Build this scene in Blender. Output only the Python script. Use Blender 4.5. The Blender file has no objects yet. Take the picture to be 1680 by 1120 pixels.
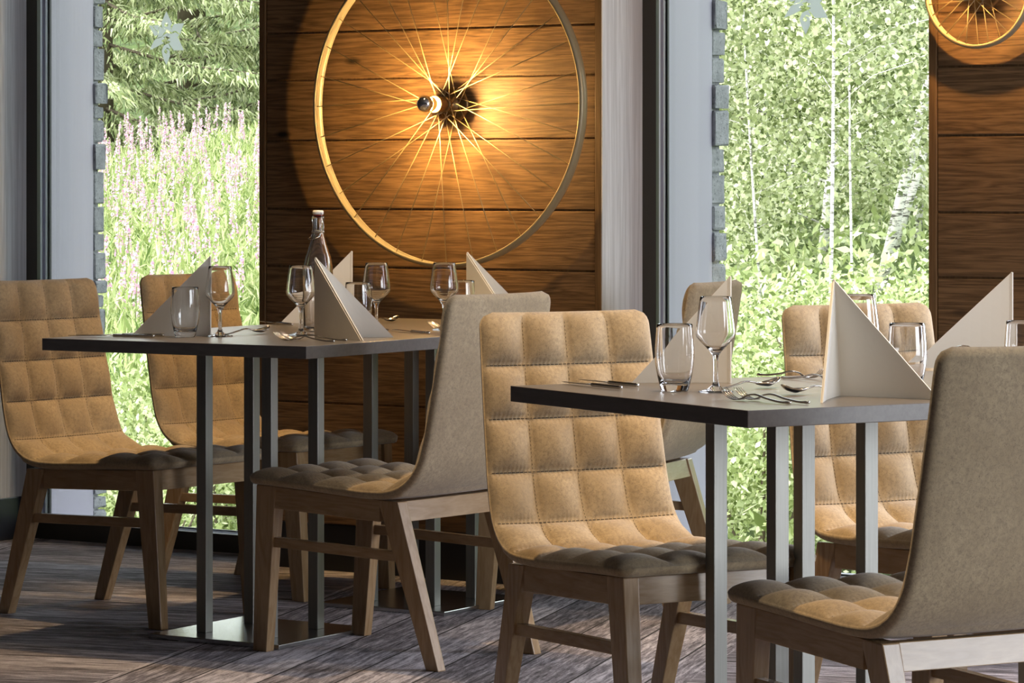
import bpy, bmesh, math, random
import numpy as np
from mathutils import Vector, Matrix

S = bpy.context.scene
COL = S.collection
PI = math.pi
R = math.radians

# ------------------------------------------------------------------ camera, light, exposure
cd = bpy.data.cameras.new('camera'); cam = bpy.data.objects.new('camera', cd); COL.objects.link(cam)
cam.location = (0, 0, 1.1383)
cam.rotation_euler = (R(90), 0, 0.5786)
cd.sensor_width = 36.0
cd.lens = 5511.6 / 1680 * 36
cd.shift_y = -(560 - 297.8) / 1680
cd.clip_end = 400
S.camera = cam

S.view_settings.view_transform = 'Standard'
S.view_settings.look = 'None'
S.view_settings.exposure = 0.0
S.view_settings.gamma = 1.0
S.view_settings.use_curve_mapping = False

S.cycles.use_denoising = True
S.cycles.max_bounces = 12
S.cycles.transparent_max_bounces = 16
S.cycles.transmission_bounces = 10
S.cycles.diffuse_bounces = 4
S.cycles.glossy_bounces = 4
S.cycles.sample_clamp_indirect = 6.0
S.cycles.caustics_reflective = False
S.cycles.caustics_refractive = True

W = bpy.data.worlds.new('world'); S.world = W; W.use_nodes = True
wn = W.node_tree.nodes; wl = W.node_tree.links
sky = wn.new('ShaderNodeTexSky'); sky.sky_type = 'NISHITA'; sky.sun_disc = False
sky.sun_elevation = R(48); sky.sun_rotation = R(200); sky.air_density = 1.0
hs = wn.new('ShaderNodeHueSaturation'); hs.inputs['Saturation'].default_value = 0.24
wl.new(sky.outputs[0], hs.inputs['Color']); wl.new(hs.outputs[0], wn['Background'].inputs[0]); wn['Background'].inputs[1].default_value = 1.0

def light(kind, name, loc, rot, power, color, **kw):
    l = bpy.data.lights.new(name, kind); l.energy = power; l.color = color
    for k, v in kw.items(): setattr(l, k, v)
    o = bpy.data.objects.new(name, l); COL.objects.link(o); o.location = loc; o.rotation_euler = rot
    return o
# sun from above and behind the building, lights the hillside only
sun = light('SUN', 'sun', (0, 0, 20), (0, 0, 0), 3.5, (1.0, 0.96, 0.88), angle=R(0.6))
sun.rotation_euler = Vector((0.42, 0.62, -0.70)).to_track_quat('-Z', 'Y').to_euler()
# added cool area light before an unseen end window, for right-hand faces
light('AREA', 'added_end_light', (2.75, 6.0, 1.45), (0, R(90), 0), 135, (0.86, 0.90, 1.0),
      shape='RECTANGLE', size=2.3, size_y=2.7)
# daylight through the further windows of the window wall, out of the picture on the right
for wx in (-2.19, 0.005):
    light('AREA', 'side_window_daylight', (wx, 8.10, 1.35), (R(-90), 0, R(-12)), 105, (0.84, 0.88, 1.0), shape='RECTANGLE', size=0.92, size_y=2.3)
# warm ceiling spots and added fill
def spot(x, y, p, size=52, col=(1.0, 0.67, 0.33), blend=0.5, tx=0, ty=0):
    o = light('SPOT', 'spot_or_fill_light', (x, y, 2.74), (0, 0, 0), p, col, spot_size=R(size), spot_blend=blend, shadow_soft_size=0.03)
    o.rotation_euler = Vector((tx, ty, -2.0)).to_track_quat('-Z', 'Y').to_euler()
FILL = [(-4.50, 6.55, 38), (-2.55, 4.95, 75)]  # added fill lamps without fittings, lift the chair fronts
for x, y, p in FILL: spot(x, y, p, 95, (1.0, 0.84, 0.64), 0.6)
SPOTS = [(-5.15, 6.8, 125), (-5.2, 7.3, 55), (-3.05, 5.45, 150), (-2.75, 6.2, 130)]
for x, y, p in SPOTS: spot(x, y, p)

# ------------------------------------------------------------------ helpers
def prop(o, label=None, cat=None, group=None, kind=None):
    if label: o['label'] = label
    if cat: o['category'] = cat
    if group: o['group'] = group
    if kind: o['kind'] = kind
    return o
def empty(name, loc, rz=0.0, label=None, cat=None, group=None, kind=None):
    o = bpy.data.objects.new(name, None); COL.objects.link(o); o.empty_display_size = 0.05
    o.location = loc; o.rotation_euler = (0, 0, rz)
    return prop(o, label, cat, group, kind)
def obj(name, bm, mat, parent=None, smooth=False, loc=None):
    me = bpy.data.meshes.new(name); bm.normal_update(); bm.to_mesh(me); bm.free()
    if smooth:
        me.polygons.foreach_set('use_smooth', [True] * len(me.polygons))
    me.materials.append(mat)
    o = bpy.data.objects.new(name, me); COL.objects.link(o)
    if parent: o.parent = parent
    if loc: o.location = loc
    return o
def copy_tree(o, parent=None):
    c = o.copy(); COL.objects.link(c)
    if parent: c.parent = parent
    for ch in list(o.children): copy_tree(ch, c)
    return c
def box(bm, x0, x1, y0, y1, z0, z1, M=None, bev=0.0):
    co = [(x, y, z) for x in (x0, x1) for y in (y0, y1) for z in (z0, z1)]
    vs = [bm.verts.new(M @ Vector(p) if M else p) for p in co]
    F = [(0, 1, 3, 2), (4, 6, 7, 5), (0, 4, 5, 1), (2, 3, 7, 6), (0, 2, 6, 4), (1, 5, 7, 3)]
    fs = [bm.faces.new([vs[i] for i in f]) for f in F]
    if bev:
        es = list({e for f in fs for e in f.edges})
        bmesh.ops.bevel(bm, geom=es, offset=bev, segments=2, affect='EDGES', profile=0.6)
def boxbm(*a, **k):
    bm = bmesh.new(); box(bm, *a, **k); return bm
def hexa(bm, bot, top, bev=0.0):      # bot/top: 4 points each, same winding
    vb = [bm.verts.new(p) for p in bot]; vt = [bm.verts.new(p) for p in top]
    fs = [bm.faces.new(vb[::-1]), bm.faces.new(vt)]
    for i in range(4):
        j = (i + 1) % 4; fs.append(bm.faces.new([vb[i], vb[j], vt[j], vt[i]]))
    if bev:
        es = list({e for f in fs for e in f.edges})
        bmesh.ops.bevel(bm, geom=es, offset=bev, segments=2, affect='EDGES', profile=0.6)
def lathe(bm, prof, seg=48, M=None, close=False):
    rings = []
    for r, z in prof:
        if r < 1e-6:
            p = Vector((0, 0, z)); rings.append([bm.verts.new(M @ p if M else p)])
        else:
            ring = []
            for i in range(seg):
                a = 2 * PI * i / seg; p = Vector((r * math.cos(a), r * math.sin(a), z))
                ring.append(bm.verts.new(M @ p if M else p))
            rings.append(ring)
    n = len(rings)
    for k in range(n if close else n - 1):
        A, B = rings[k], rings[(k + 1) % n]
        for i in range(seg):
            j = (i + 1) % seg
            if len(A) == 1 and len(B) == 1: break
            if len(A) == 1: bm.faces.new([A[0], B[j], B[i]])
            elif len(B) == 1: bm.faces.new([A[i], A[j], B[0]])
            else: bm.faces.new([A[i], A[j], B[j], B[i]])
def tube(bm, pts, r, seg=8, cap=True):
    pts = [Vector(p) for p in pts]; rr = r if isinstance(r, (list, tuple)) else [r] * len(pts)
    rings = []; up = Vector((0, 0, 1))
    prevn = None
    for i, p in enumerate(pts):
        t = (pts[min(i + 1, len(pts) - 1)] - pts[max(i - 1, 0)]).normalized()
        if prevn is None:
            a = up if abs(t.z) < 0.9 else Vector((1, 0, 0)); n1 = t.cross(a).normalized()
        else:
            n1 = (prevn - t * prevn.dot(t)).normalized()
        prevn = n1; n2 = t.cross(n1)
        rings.append([bm.verts.new(p + (n1 * math.cos(2 * PI * k / seg) + n2 * math.sin(2 * PI * k / seg)) * rr[i]) for k in range(seg)])
    for A, B in zip(rings[:-1], rings[1:]):
        for k in range(seg):
            j = (k + 1) % seg; bm.faces.new([A[k], A[j], B[j], B[k]])
    if cap:
        bm.faces.new(rings[0][::-1]); bm.faces.new(rings[-1])
def smooth_path(P, n):
    P = [np.array(p, float) for p in P]; P = [2 * P[0] - P[1]] + P + [2 * P[-1] - P[-2]]
    out = []
    for i in range(1, len(P) - 2):
        for t in np.linspace(0, 1, 12, endpoint=False):
            p0, p1, p2, p3 = P[i - 1], P[i], P[i + 1], P[i + 2]
            out.append(0.5 * ((2 * p1) + (-p0 + p2) * t + (2 * p0 - 5 * p1 + 4 * p2 - p3) * t * t + (-p0 + 3 * p1 - 3 * p2 + p3) * t ** 3))
    out.append(P[-2]); out = np.array(out)
    L = np.r_[0, np.cumsum(np.linalg.norm(np.diff(out, axis=0), axis=1))]
    s = np.linspace(0, L[-1], n)
    return np.stack([np.interp(s, L, out[:, k]) for k in range(out.shape[1])], 1), L[-1]
def sl(c):  # srgb to linear
    return tuple((x / 12.92 if x <= 0.04045 else ((x + 0.055) / 1.055) ** 2.4) for x in c)

# ------------------------------------------------------------------ materials
class NT:
    def __init__(self, name, **kw):
        self.m = bpy.data.materials.new(name); self.m.use_nodes = True
        self.n = self.m.node_tree.nodes; self.l = self.m.node_tree.links
        self.b = self.n['Principled BSDF']; self.out = self.n['Material Output']
        for k, v in kw.items(): self.set(k, v)
    def set(self, k, v): self.b.inputs[k.replace('_', ' ')].default_value = v
    def add(self, t, **kw):
        x = self.n.new(t)
        for k, v in kw.items(): setattr(x, k, v)
        return x
    def link(self, a, b): self.l.new(a, b)
    def coords(self, kind='Object', scale=(1, 1, 1), rot=(0, 0, 0)):
        c = self.add('ShaderNodeTexCoord'); mp = self.add('ShaderNodeMapping')
        mp.inputs['Scale'].default_value = scale; mp.inputs['Rotation'].default_value = rot
        self.link(c.outputs[kind], mp.inputs[0]); return mp.outputs[0]
    def noise(self, vec, scale, detail=6, rough=0.6, dist=0.0):
        x = self.add('ShaderNodeTexNoise'); x.inputs['Scale'].default_value = scale
        x.inputs['Detail'].default_value = detail; x.inputs['Roughness'].default_value = rough
        x.inputs['Distortion'].default_value = dist
        self.link(vec, x.inputs['Vector']); return x.outputs[0]
    def ramp(self, fac, stops):
        x = self.add('ShaderNodeValToRGB'); e = x.color_ramp.elements
        while len(e) < len(stops): e.new(0.5)
        for i, (p, c) in enumerate(stops): e[i].position = p; e[i].color = (*c, 1) if len(c) == 3 else c
        self.link(fac, x.inputs[0]); return x.outputs[0]
    def mix(self, fac, a, b, mode='MIX'):
        x = self.add('ShaderNodeMix', data_type='RGBA', blend_type=mode)
        for s, v in ((0, fac), (6, a), (7, b)):
            if isinstance(v, bpy.types.NodeSocket): self.link(v, x.inputs[s])
            else: x.inputs[s].default_value = v if not isinstance(v, tuple) else ((*v, 1) if len(v) == 3 else v)
        return x.outputs[2]
    def math(self, op, a, b=0.0, c=0.0):
        x = self.add('ShaderNodeMath', operation=op)
        for i, v in enumerate((a, b, c)):
            if isinstance(v, bpy.types.NodeSocket): self.link(v, x.inputs[i])
            else: x.inputs[i].default_value = v
        return x.outputs[0]
    def bump(self, h, strength=0.3, dist=0.01):
        x = self.add('ShaderNodeBump'); x.inputs['Strength'].default_value = strength
        x.inputs['Distance'].default_value = dist
        self.link(h, x.inputs['Height']); self.link(x.outputs[0], self.b.inputs['Normal']); return x
    def color(self, c):
        if isinstance(c, bpy.types.NodeSocket): self.link(c, self.b.inputs['Base Color'])
        else: self.b.inputs['Base Color'].default_value = (*c, 1)
        return self

def mat_plain(name, col, rough=0.5, metal=0.0, **kw):
    t = NT(name, Roughness=rough, Metallic=metal, **kw); t.color(col); return t.m

def mat_suede():
    t = NT('beige suede', Roughness=0.85)
    t.b.inputs['Sheen Weight'].default_value = 0.25; t.b.inputs['Sheen Roughness'].default_value = 0.5
    v = t.coords()
    n1 = t.noise(v, 9, 5, 0.6); n2 = t.noise(v, 420, 3, 0.7); n3 = t.noise(v, 130, 4, 0.75, 0.6)
    c = t.ramp(n1, [(0.25, (0.335, 0.245, 0.138)), (0.75, (0.475, 0.365, 0.222))])
    c = t.mix(t.ramp(n3, [(0.42, (0, 0, 0)), (0.7, (1, 1, 1))]), c, (0.26, 0.195, 0.12))
    sp = t.ramp(n2, [(0.58, (0, 0, 0)), (0.66, (0.7, 0.7, 0.7))])
    c = t.mix(sp, c, (0.17, 0.12, 0.07)); t.color(c)
    # fine creases running into the quilting seams (uv: x in metres across, y in cells)
    uv = t.add('ShaderNodeUVMap'); sx = t.add('ShaderNodeSeparateXYZ'); t.link(uv.outputs[0], sx.inputs[0])
    wob = t.math('MULTIPLY', n1, 9.0)
    wv = t.math('SINE', t.math('ADD', t.math('MULTIPLY', sx.outputs[0], 640.0), wob))
    fr = t.math('PINGPONG', sx.outputs[1], 0.5)
    ml = t.math('POWER', 2.718, t.math('MULTIPLY', fr, -14.0))
    cre = t.math('MULTIPLY', t.math('MULTIPLY', t.math('MULTIPLY', wv, ml), 0.55), t.math('MULTIPLY', t.math('GREATER_THAN', sx.outputs[1], 0.5), t.math('LESS_THAN', sx.outputs[1], 8.5)))
    h = t.math('ADD', t.math('MULTIPLY', n3, 0.5), cre)
    t.bump(h, 0.35, 0.0022)
    return t.m
def mat_wood(name, c0, c1, scale=(1, 14, 14), rough=0.45, bump=0.1, knots=False, rot=(0, 0, 0), rings=4.0):
    t = NT(name, Roughness=rough)
    v = t.coords('Object', scale, rot)
    n1 = t.noise(v, 1.6, 4, 0.55, 0.3)
    n2 = t.noise(v, 9.0, 8, 0.7, 0.2)
    band = t.math('FRACT', t.math('MULTIPLY', n1, rings * 2))
    band = t.math('PINGPONG', band, 0.5)
    n3 = t.noise(v, 34.0, 3, 0.6)
    f = t.math('ADD', t.math('ADD', t.math('MULTIPLY', n2, 0.5), t.math('MULTIPLY', n3, 0.25)), t.math('MULTIPLY', band, 0.55))
    c = t.ramp(f, [(0.28, c0), (0.75, c1)])
    if knots:
        v2 = t.coords('Object', (scale[0] * 2.0, 1, scale[2] * 0.26), rot)
        vo = t.add('ShaderNodeTexVoronoi'); vo.inputs['Scale'].default_value = 1.6; t.link(v2, vo.inputs['Vector'])
        k = t.ramp(vo.outputs['Distance'], [(0.03, (1, 1, 1)), (0.085, (0, 0, 0))])
        c = t.mix(k, c, tuple(x * 0.25 for x in c0))
    t.color(c); t.bump(f, bump, 0.004)
    if 'beech' in name: t.b.inputs['Coat Weight'].default_value = 0.5; t.b.inputs['Coat Roughness'].default_value = 0.22
    return t.m
def mat_emit(name, col, st):
    m = bpy.data.materials.new(name); m.use_nodes = True; n = m.node_tree.nodes; n.clear()
    e = n.new('ShaderNodeEmission'); e.inputs[0].default_value = (*col, 1); e.inputs[1].default_value = st
    o = n.new('ShaderNodeOutputMaterial'); m.node_tree.links.new(e.outputs[0], o.inputs[0]); return m
def mat_glass(name, col=(1, 1, 1), rough=0.0, ior=1.48):
    t = NT(name, Roughness=rough, IOR=ior); t.b.inputs['Transmission Weight'].default_value = 1.0
    t.color(col); return t.m
def mat_pane():
    m = bpy.data.materials.new('window glass'); m.use_nodes = True; n = m.node_tree.nodes; l = m.node_tree.links; n.clear()
    tr = n.new('ShaderNodeBsdfTransparent'); tr.inputs[0].default_value = (0.96, 0.98, 0.96, 1)
    gl = n.new('ShaderNodeBsdfGlossy'); gl.inputs['Roughness'].default_value = 0.0
    fr = n.new('ShaderNodeFresnel'); fr.inputs[0].default_value = 1.45
    mx = n.new('ShaderNodeMixShader'); o = n.new('ShaderNodeOutputMaterial')
    l.new(fr.outputs[0], mx.inputs[0]); l.new(tr.outputs[0], mx.inputs[1]); l.new(gl.outputs[0], mx.inputs[2]); l.new(mx.outputs[0], o.inputs[0])
    return m
def mat_frost():
    m = bpy.data.materials.new('frosted film'); m.use_nodes = True; n = m.node_tree.nodes; l = m.node_tree.links; n.clear()
    tr = n.new('ShaderNodeBsdfTransparent'); df = n.new('ShaderNodeBsdfDiffuse'); df.inputs[0].default_value = (0.8, 0.82, 0.86, 1)
    tl = n.new('ShaderNodeBsdfTranslucent'); tl.inputs[0].default_value = (0.93, 0.94, 0.96, 1)
    a = n.new('ShaderNodeMixShader'); a.inputs[0].default_value = 1.0
    mx = n.new('ShaderNodeMixShader'); mx.inputs[0].default_value = 0.90; o = n.new('ShaderNodeOutputMaterial')
    l.new(df.outputs[0], a.inputs[1]); l.new(tl.outputs[0], a.inputs[2])
    l.new(tr.outputs[0], mx.inputs[1]); l.new(a.outputs[0], mx.inputs[2]); l.new(mx.outputs[0], o.inputs[0])
    return m
def mat_brushed(name, col, rough=0.32, axis=(60, 60, 1)):
    t = NT(name, Metallic=1.0, Roughness=rough)
    v = t.coords('Object', axis); n = t.noise(v, 6, 3, 0.6)
    t.color(t.ramp(n, [(0.3, tuple(c * 0.86 for c in col)), (0.7, col)])); t.bump(n, 0.06, 0.001)
    return t.m
def mat_leaf(name, cols, trans=0.4, rough=0.6):
    m = bpy.data.materials.new(name); m.use_nodes = True; n = m.node_tree.nodes; l = m.node_tree.links; n.clear()
    g = n.new('ShaderNodeNewGeometry'); r = n.new('ShaderNodeValToRGB'); e = r.color_ramp.elements
    while len(e) < len(cols): e.new(0.5)
    for i, c in enumerate(cols): e[i].position = i / (len(cols) - 1); e[i].color = (*c, 1)
    l.new(g.outputs['Random Per Island'], r.inputs[0])
    d = n.new('ShaderNodeBsdfPrincipled'); d.inputs['Roughness'].default_value = rough; l.new(r.outputs[0], d.inputs[0])
    t = n.new('ShaderNodeBsdfTranslucent'); l.new(r.outputs[0], t.inputs[0])
    mx = n.new('ShaderNodeMixShader'); mx.inputs[0].default_value = trans; o = n.new('ShaderNodeOutputMaterial')
    l.new(d.outputs[0], mx.inputs[1]); l.new(t.outputs[0], mx.inputs[2]); l.new(mx.outputs[0], o.inputs[0])
    return m

M = {}
M['suede'] = mat_suede()
M['chairwood'] = mat_wood('oiled beech', (0.29, 0.175, 0.08), (0.43, 0.29, 0.155), (9, 9, 1.2), 0.27, 0.04)
M['chairrail'] = mat_wood('oiled beech rail', (0.29, 0.175, 0.08), (0.43, 0.29, 0.155), (1.4, 1.4, 9), 0.27, 0.04)
M['thread'] = mat_plain('dark thread', (0.045, 0.03, 0.02), 0.8)
M['tabletop'] = NT('grey table laminate', Roughness=0.30)
_t = M['tabletop']; _v = _t.coords('Object', (1, 6, 6)); _n = _t.noise(_v, 14, 6, 0.7)
_t.color(_t.ramp(_n, [(0.3, (0.115, 0.105, 0.10)), (0.7, (0.16, 0.147, 0.14))])); _t.bump(_n, 0.03, 0.001); M['tabletop'] = _t.m
M['steel'] = mat_brushed('brushed steel', (0.31, 0.305, 0.28), 0.5, (60, 60, 1))
M['steelplate'] = mat_brushed('brushed steel plate', (0.55, 0.55, 0.55), 0.25, (2, 40, 10))
M['cladding'] = mat_wood('brown larch cladding', (0.085, 0.045, 0.018), (0.32, 0.185, 0.085), (0.75, 15, 15), 0.55, 0.25, True, rings=5)
M['claddingtrim'] = mat_wood('brown larch trim', (0.12, 0.065, 0.025), (0.23, 0.13, 0.055), (14, 14, 0.6), 0.55, 0.2)
M['whitewood'] = mat_wood('whitewashed wood', (0.60, 0.60, 0.64), (0.90, 0.91, 0.97), (10, 22, 0.55), 0.6, 0.12, rings=2)
M['black'] = mat_plain('black plinth', (0.012, 0.012, 0.014), 0.4)
M['darkframe'] = mat_plain('dark bronze frame', (0.045, 0.04, 0.03), 0.4)
M['silver'] = mat_plain('anodised frame', (0.58, 0.60, 0.72), 0.35, 0.2)
M['bead'] = mat_plain('black glazing bead', (0.01, 0.01, 0.012), 0.4)
M['alu'] = mat_plain('blue grey aluminium sheet', (0.52, 0.49, 0.58), 0.4)
M['pane'] = mat_pane()
M['frost'] = mat_frost()
M['glass'] = mat_glass('clear glass')
M['cutlery'] = mat_plain('polished steel cutlery', (0.62, 0.60, 0.57), 0.12, 1.0)
M['napkin'] = NT('cream paper napkin', Roughness=0.9); _t = M['napkin']
_n = _t.noise(_t.coords(), 60, 3, 0.5); _t.color((0.78, 0.75, 0.69)); _t.bump(_n, 0.08, 0.0008); M['napkin'] = _t.m
M['gold'] = mat_plain('champagne lacquered metal', (0.37, 0.31, 0.19), 0.35, 0.15)
M['goldspoke'] = mat_plain('champagne spoke wire', (0.42, 0.33, 0.17), 0.35, 0.3)
M['hub'] = mat_plain('bronze socket', (0.25, 0.15, 0.06), 0.35, 0.8)
M['chrome'] = mat_plain('silvered bulb crown', (0.75, 0.75, 0.76), 0.05, 1.0)
M['bulb'] = mat_emit('lit bulb glass', (1.0, 0.60, 0.20), 4200.0)
M['amber'] = mat_emit('warm amber bulb glass', (1.0, 0.42, 0.08), 0.9)
M['red'] = mat_plain('red rubber seal', (0.35, 0.02, 0.015), 0.5)
M['porcelain'] = mat_plain('white porcelain', (0.8, 0.78, 0.74), 0.25)
M['wire'] = mat_plain('steel wire', (0.6, 0.6, 0.6), 0.2, 1.0)
M['paint'] = mat_plain('taupe paint', (0.16, 0.14, 0.12), 0.8)
M['ceil'] = mat_plain('ceiling paint', (0.22, 0.20, 0.18), 0.85)
def mat_stone():
    t = NT('grey slate stone', Roughness=0.85); v = t.coords()
    n = t.noise(v, 22, 8, 0.75); n2 = t.noise(v, 90, 5, 0.8)
    c = t.ramp(n, [(0.3, (0.36, 0.37, 0.39)), (0.6, (0.60, 0.61, 0.63)), (0.8, (0.78, 0.78, 0.78))])
    t.color(t.mix(t.ramp(n2, [(0.56, (0, 0, 0)), (0.66, (0.9, 0.9, 0.9))]), c, (0.09, 0.11, 0.10)))
    t.bump(t.math('ADD', n, n2), 0.8, 0.01); return t.m
M['stone'] = mat_stone()
def mat_carpet():
    t = NT('wood pattern carpet', Roughness=0.95)
    tc = t.add('ShaderNodeTexCoord')
    def rotmap(a, sc):
        mp = t.add('ShaderNodeMapping'); mp.vector_type = 'TEXTURE'; mp.inputs['Rotation'].default_value = (0, 0, a)
        t.link(tc.outputs['Object'], mp.inputs[0])
        m2 = t.add('ShaderNodeMapping'); m2.inputs['Scale'].default_value = sc; t.link(mp.outputs[0], m2.inputs[0]); return mp.outputs[0], m2.outputs[0]
    def planks(a):
        p, pv = rotmap(a, (1.5, 16, 1))
        sx = t.add('ShaderNodeSeparateXYZ'); t.link(p, sx.inputs[0])
        row = t.math('MULTIPLY', sx.outputs[1], 1 / 0.17)
        idx = t.math('FLOOR', row); fr = t.math('FRACT', row)
        gap = t.math('LESS_THAN', fr, 0.035)
        wn_ = t.add('ShaderNodeTexWhiteNoise', noise_dimensions='1D'); t.link(idx, wn_.inputs['W'])
        g1 = t.noise(pv, 3.2, 8, 0.72, 0.5)
        g1 = t.math('ADD', g1, t.math('MULTIPLY', t.math('SUBTRACT', wn_.outputs[0], 0.5), 0.22))
        return g1, gap
    a1, ga = planks(R(108)); a2, gb = planks(R(18))
    p, _ = rotmap(R(18), (1, 1, 1)); sx = t.add('ShaderNodeSeparateXYZ'); t.link(p, sx.inputs[0])
    sel = t.math('GREATER_THAN', t.math('FRACT', t.math('ADD', t.math('MULTIPLY', sx.outputs[0], 1 / 2.6), 0.62)), 0.5)
    def pick(x, y):
        return t.math('ADD', t.math('MULTIPLY', x, sel), t.math('MULTIPLY', y, t.math('SUBTRACT', 1.0, sel)))
    g = pick(a1, a2); gap = pick(ga, gb)
    fine = t.noise(tc.outputs['Object'], 260, 4, 0.8)
    s1 = t.noise(rotmap(R(108), (14, 130, 1))[1], 1.0, 5, 0.75, 0.4); s2 = t.noise(rotmap(R(18), (14, 130, 1))[1], 1.0, 5, 0.75, 0.4)
    g = t.math('ADD', g, t.math('MULTIPLY', t.math('SUBTRACT', fine, 0.5), 0.35))
    g = t.math('ADD', g, t.math('MULTIPLY', t.math('SUBTRACT', pick(s1, s2), 0.5), 0.75))
    c = t.ramp(g, [(0.30, (0.05, 0.043, 0.046)), (0.50, (0.25, 0.225, 0.245)), (0.68, (0.64, 0.60, 0.64))])
    c = t.mix(gap, c, (0.02, 0.015, 0.013)); t.color(c)
    t.bump(fine, 0.5, 0.004); return t.m
M['carpet'] = mat_carpet()

# ------------------------------------------------------------------ room shell
WY = 7.936                      # inner face of the window wall
CE = 2.80                       # ceiling height
PIT = 2.195; PX0 = -6.08; PW = 1.195
def struct(name, bm, mat, parent=None, smooth=False):
    o = obj(name, bm, mat, parent, smooth)
    if not parent: o['kind'] = 'structure'
    return o
bm = bmesh.new(); box(bm, -11, 3.2, -2.8, WY + 0.42, -0.12, 0.0); struct('floor', bm, M['carpet'])
bm = bmesh.new(); box(bm, -11.2, 3.4, -3.0, WY + 0.72, CE, CE + 0.35); struct('ceiling', bm, M['ceil'])
bm = bmesh.new(); box(bm, -11.2, -11, -3.0, WY + 0.3, -0.12, CE); struct('wall_left', bm, M['paint'])
bm = bmesh.new(); box(bm, -11, 3.2, -3.0, -2.8, -0.12, CE); struct('wall_front', bm, M['paint'])
bm = bmesh.new()
box(bm, 3.2, 3.4, -2.8, 4.6, -0.12, CE); box(bm, 3.2, 3.4, 7.4, WY + 0.72, -0.12, CE)
box(bm, 3.2, 3.4, 4.6, 7.4, -0.12, 0.25); box(bm, 3.2, 3.4, 4.6, 7.4, 2.65, CE); struct('wall_right', bm, M['paint'])  # opening shaped to suit the added end light

piers = [(-11.0, -7.182)] + [(PX0 + k * PIT, PX0 + k * PIT + PW) for k in range(4)]
r_out = {0: (0.546, 0.599)}
bm = bmesh.new()
for i, (a, b) in enumerate(piers):
    box(bm, a + (0.014 if i else 0), b - 0.014, WY + 0.02, WY + 0.545 if i == 0 else WY + 0.60, -0.12, CE)
for a, b in zip([p[1] for p in piers[:-1]], [p[0] for p in piers[1:]]):
    box(bm, a - 0.013, b + 0.013, WY + 0.15, WY + 0.5, 2.62, CE)
box(bm, piers[-1][1] - 0.013, 3.2, WY + 0.02, WY + 0.6, -0.12, CE)
struct('wall_back', bm, M['darkframe'])

rows = [0.135, 0.30, 0.49, 0.69, 0.889, 1.058, 1.258, 1.437, 1.576, 1.75, 1.95, 2.12, 2.31, 2.49, 2.66, CE]
tn = 1
for i, (a, b) in enumerate(piers):
    if b > 0: break
    bm = bmesh.new(); rnd = random.Random(3 + i)
    lo, hi = (a, b)
    for z0, z1 in zip(rows[:-1], rows[1:]):
        box(bm, lo + 0.024, hi - 0.026, WY + 0.004 + rnd.uniform(0, 0.002), WY + 0.024, z0 + 0.003, z1 - 0.003, bev=0.002)
    o = struct('trim_%d' % tn, bm, M['cladding']); tn += 1
    bm = bmesh.new()
    if i: box(bm, lo, lo + 0.022, WY, WY + 0.03, 0.135, CE, bev=0.002)
    box(bm, hi - 0.024, hi - 0.0035, WY, WY + 0.03, 0.135, CE, bev=0.002)
    box(bm, lo + 0.02, hi - 0.02, WY + 0.012, WY + 0.022, 0.135, CE)
    o = struct('trim_%d' % tn, bm, M['claddingtrim']); tn += 1
bm = bmesh.new()
for i, (a, b) in enumerate(piers): box(bm, a + 0.002, b - 0.002, WY + 0.006, WY + 0.03, 0.0, 0.134)
struct('baseboard_back', bm, M['black'])

def star_emblem():
    # outlines read in a 1027 x 1120 grid, centre (487, 570)
    polys = [
        [(487, 150), (487, 328), (458, 340), (452, 365), (464, 390), (487, 398), (487, 432), (420, 408), (398, 340)],
        [(487, 150), (582, 345), (560, 392), (576, 482), (487, 432), (487, 398), (512, 388), (518, 360), (508, 336), (487, 328)],
        [(190, 368), (240, 366), (300, 440), (345, 470), (348, 520), (290, 535)],
        [(255, 366), (362, 364), (352, 460), (305, 430)],
        [(370, 372), (415, 412), (495, 438), (440, 500), (415, 545), (325, 566), (352, 520), (356, 468)],
        [(622, 352), (786, 346), (718, 515), (690, 488), (640, 462), (604, 470), (578, 490), (568, 470), (585, 402)],
        [(320, 580), (410, 556), (448, 518), (500, 492), (545, 510), (495, 545), (430, 560), (470, 575), (400, 612), (440, 650), (330, 705), (200, 758), (285, 600)],
        [(510, 500), (575, 505), (640, 485), (706, 528), (672, 568), (696, 596), (782, 772), (615, 770), (572, 715), (528, 655), (560, 628), (498, 606), (560, 570), (505, 556)],
        [(440, 695), (487, 668), (487, 738), (455, 762), (452, 800), (487, 820), (487, 1000), (425, 850), (408, 775)],
        [(487, 668), (520, 655), (558, 728), (548, 750), (515, 728), (487, 722)],
        [(487, 742), (515, 745), (545, 775), (548, 860), (487, 1000), (487, 822), (505, 800), (505, 775), (487, 765)],
    ]
    k = 0.0001985
    bm = bmesh.new()
    for P in polys:
        f = [bm.verts.new(((x - 487) * k / 0.84, 0, (570 - y) * k)) for x, y in P]
        b = [bm.verts.new(((x - 487) * k / 0.84, 0.0004, (570 - y) * k)) for x, y in P]
        bm.faces.new(f); bm.faces.new(b[::-1])
        for i in range(len(P)):
            j = (i + 1) % len(P); bm.faces.new([f[j], f[i], b[i], b[j]])
    bmesh.ops.recalc_face_normals(bm, faces=bm.faces)
    bmesh.ops.triangulate(bm, faces=[f for f in bm.faces if len(f.verts) > 4])
    return bm

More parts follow.
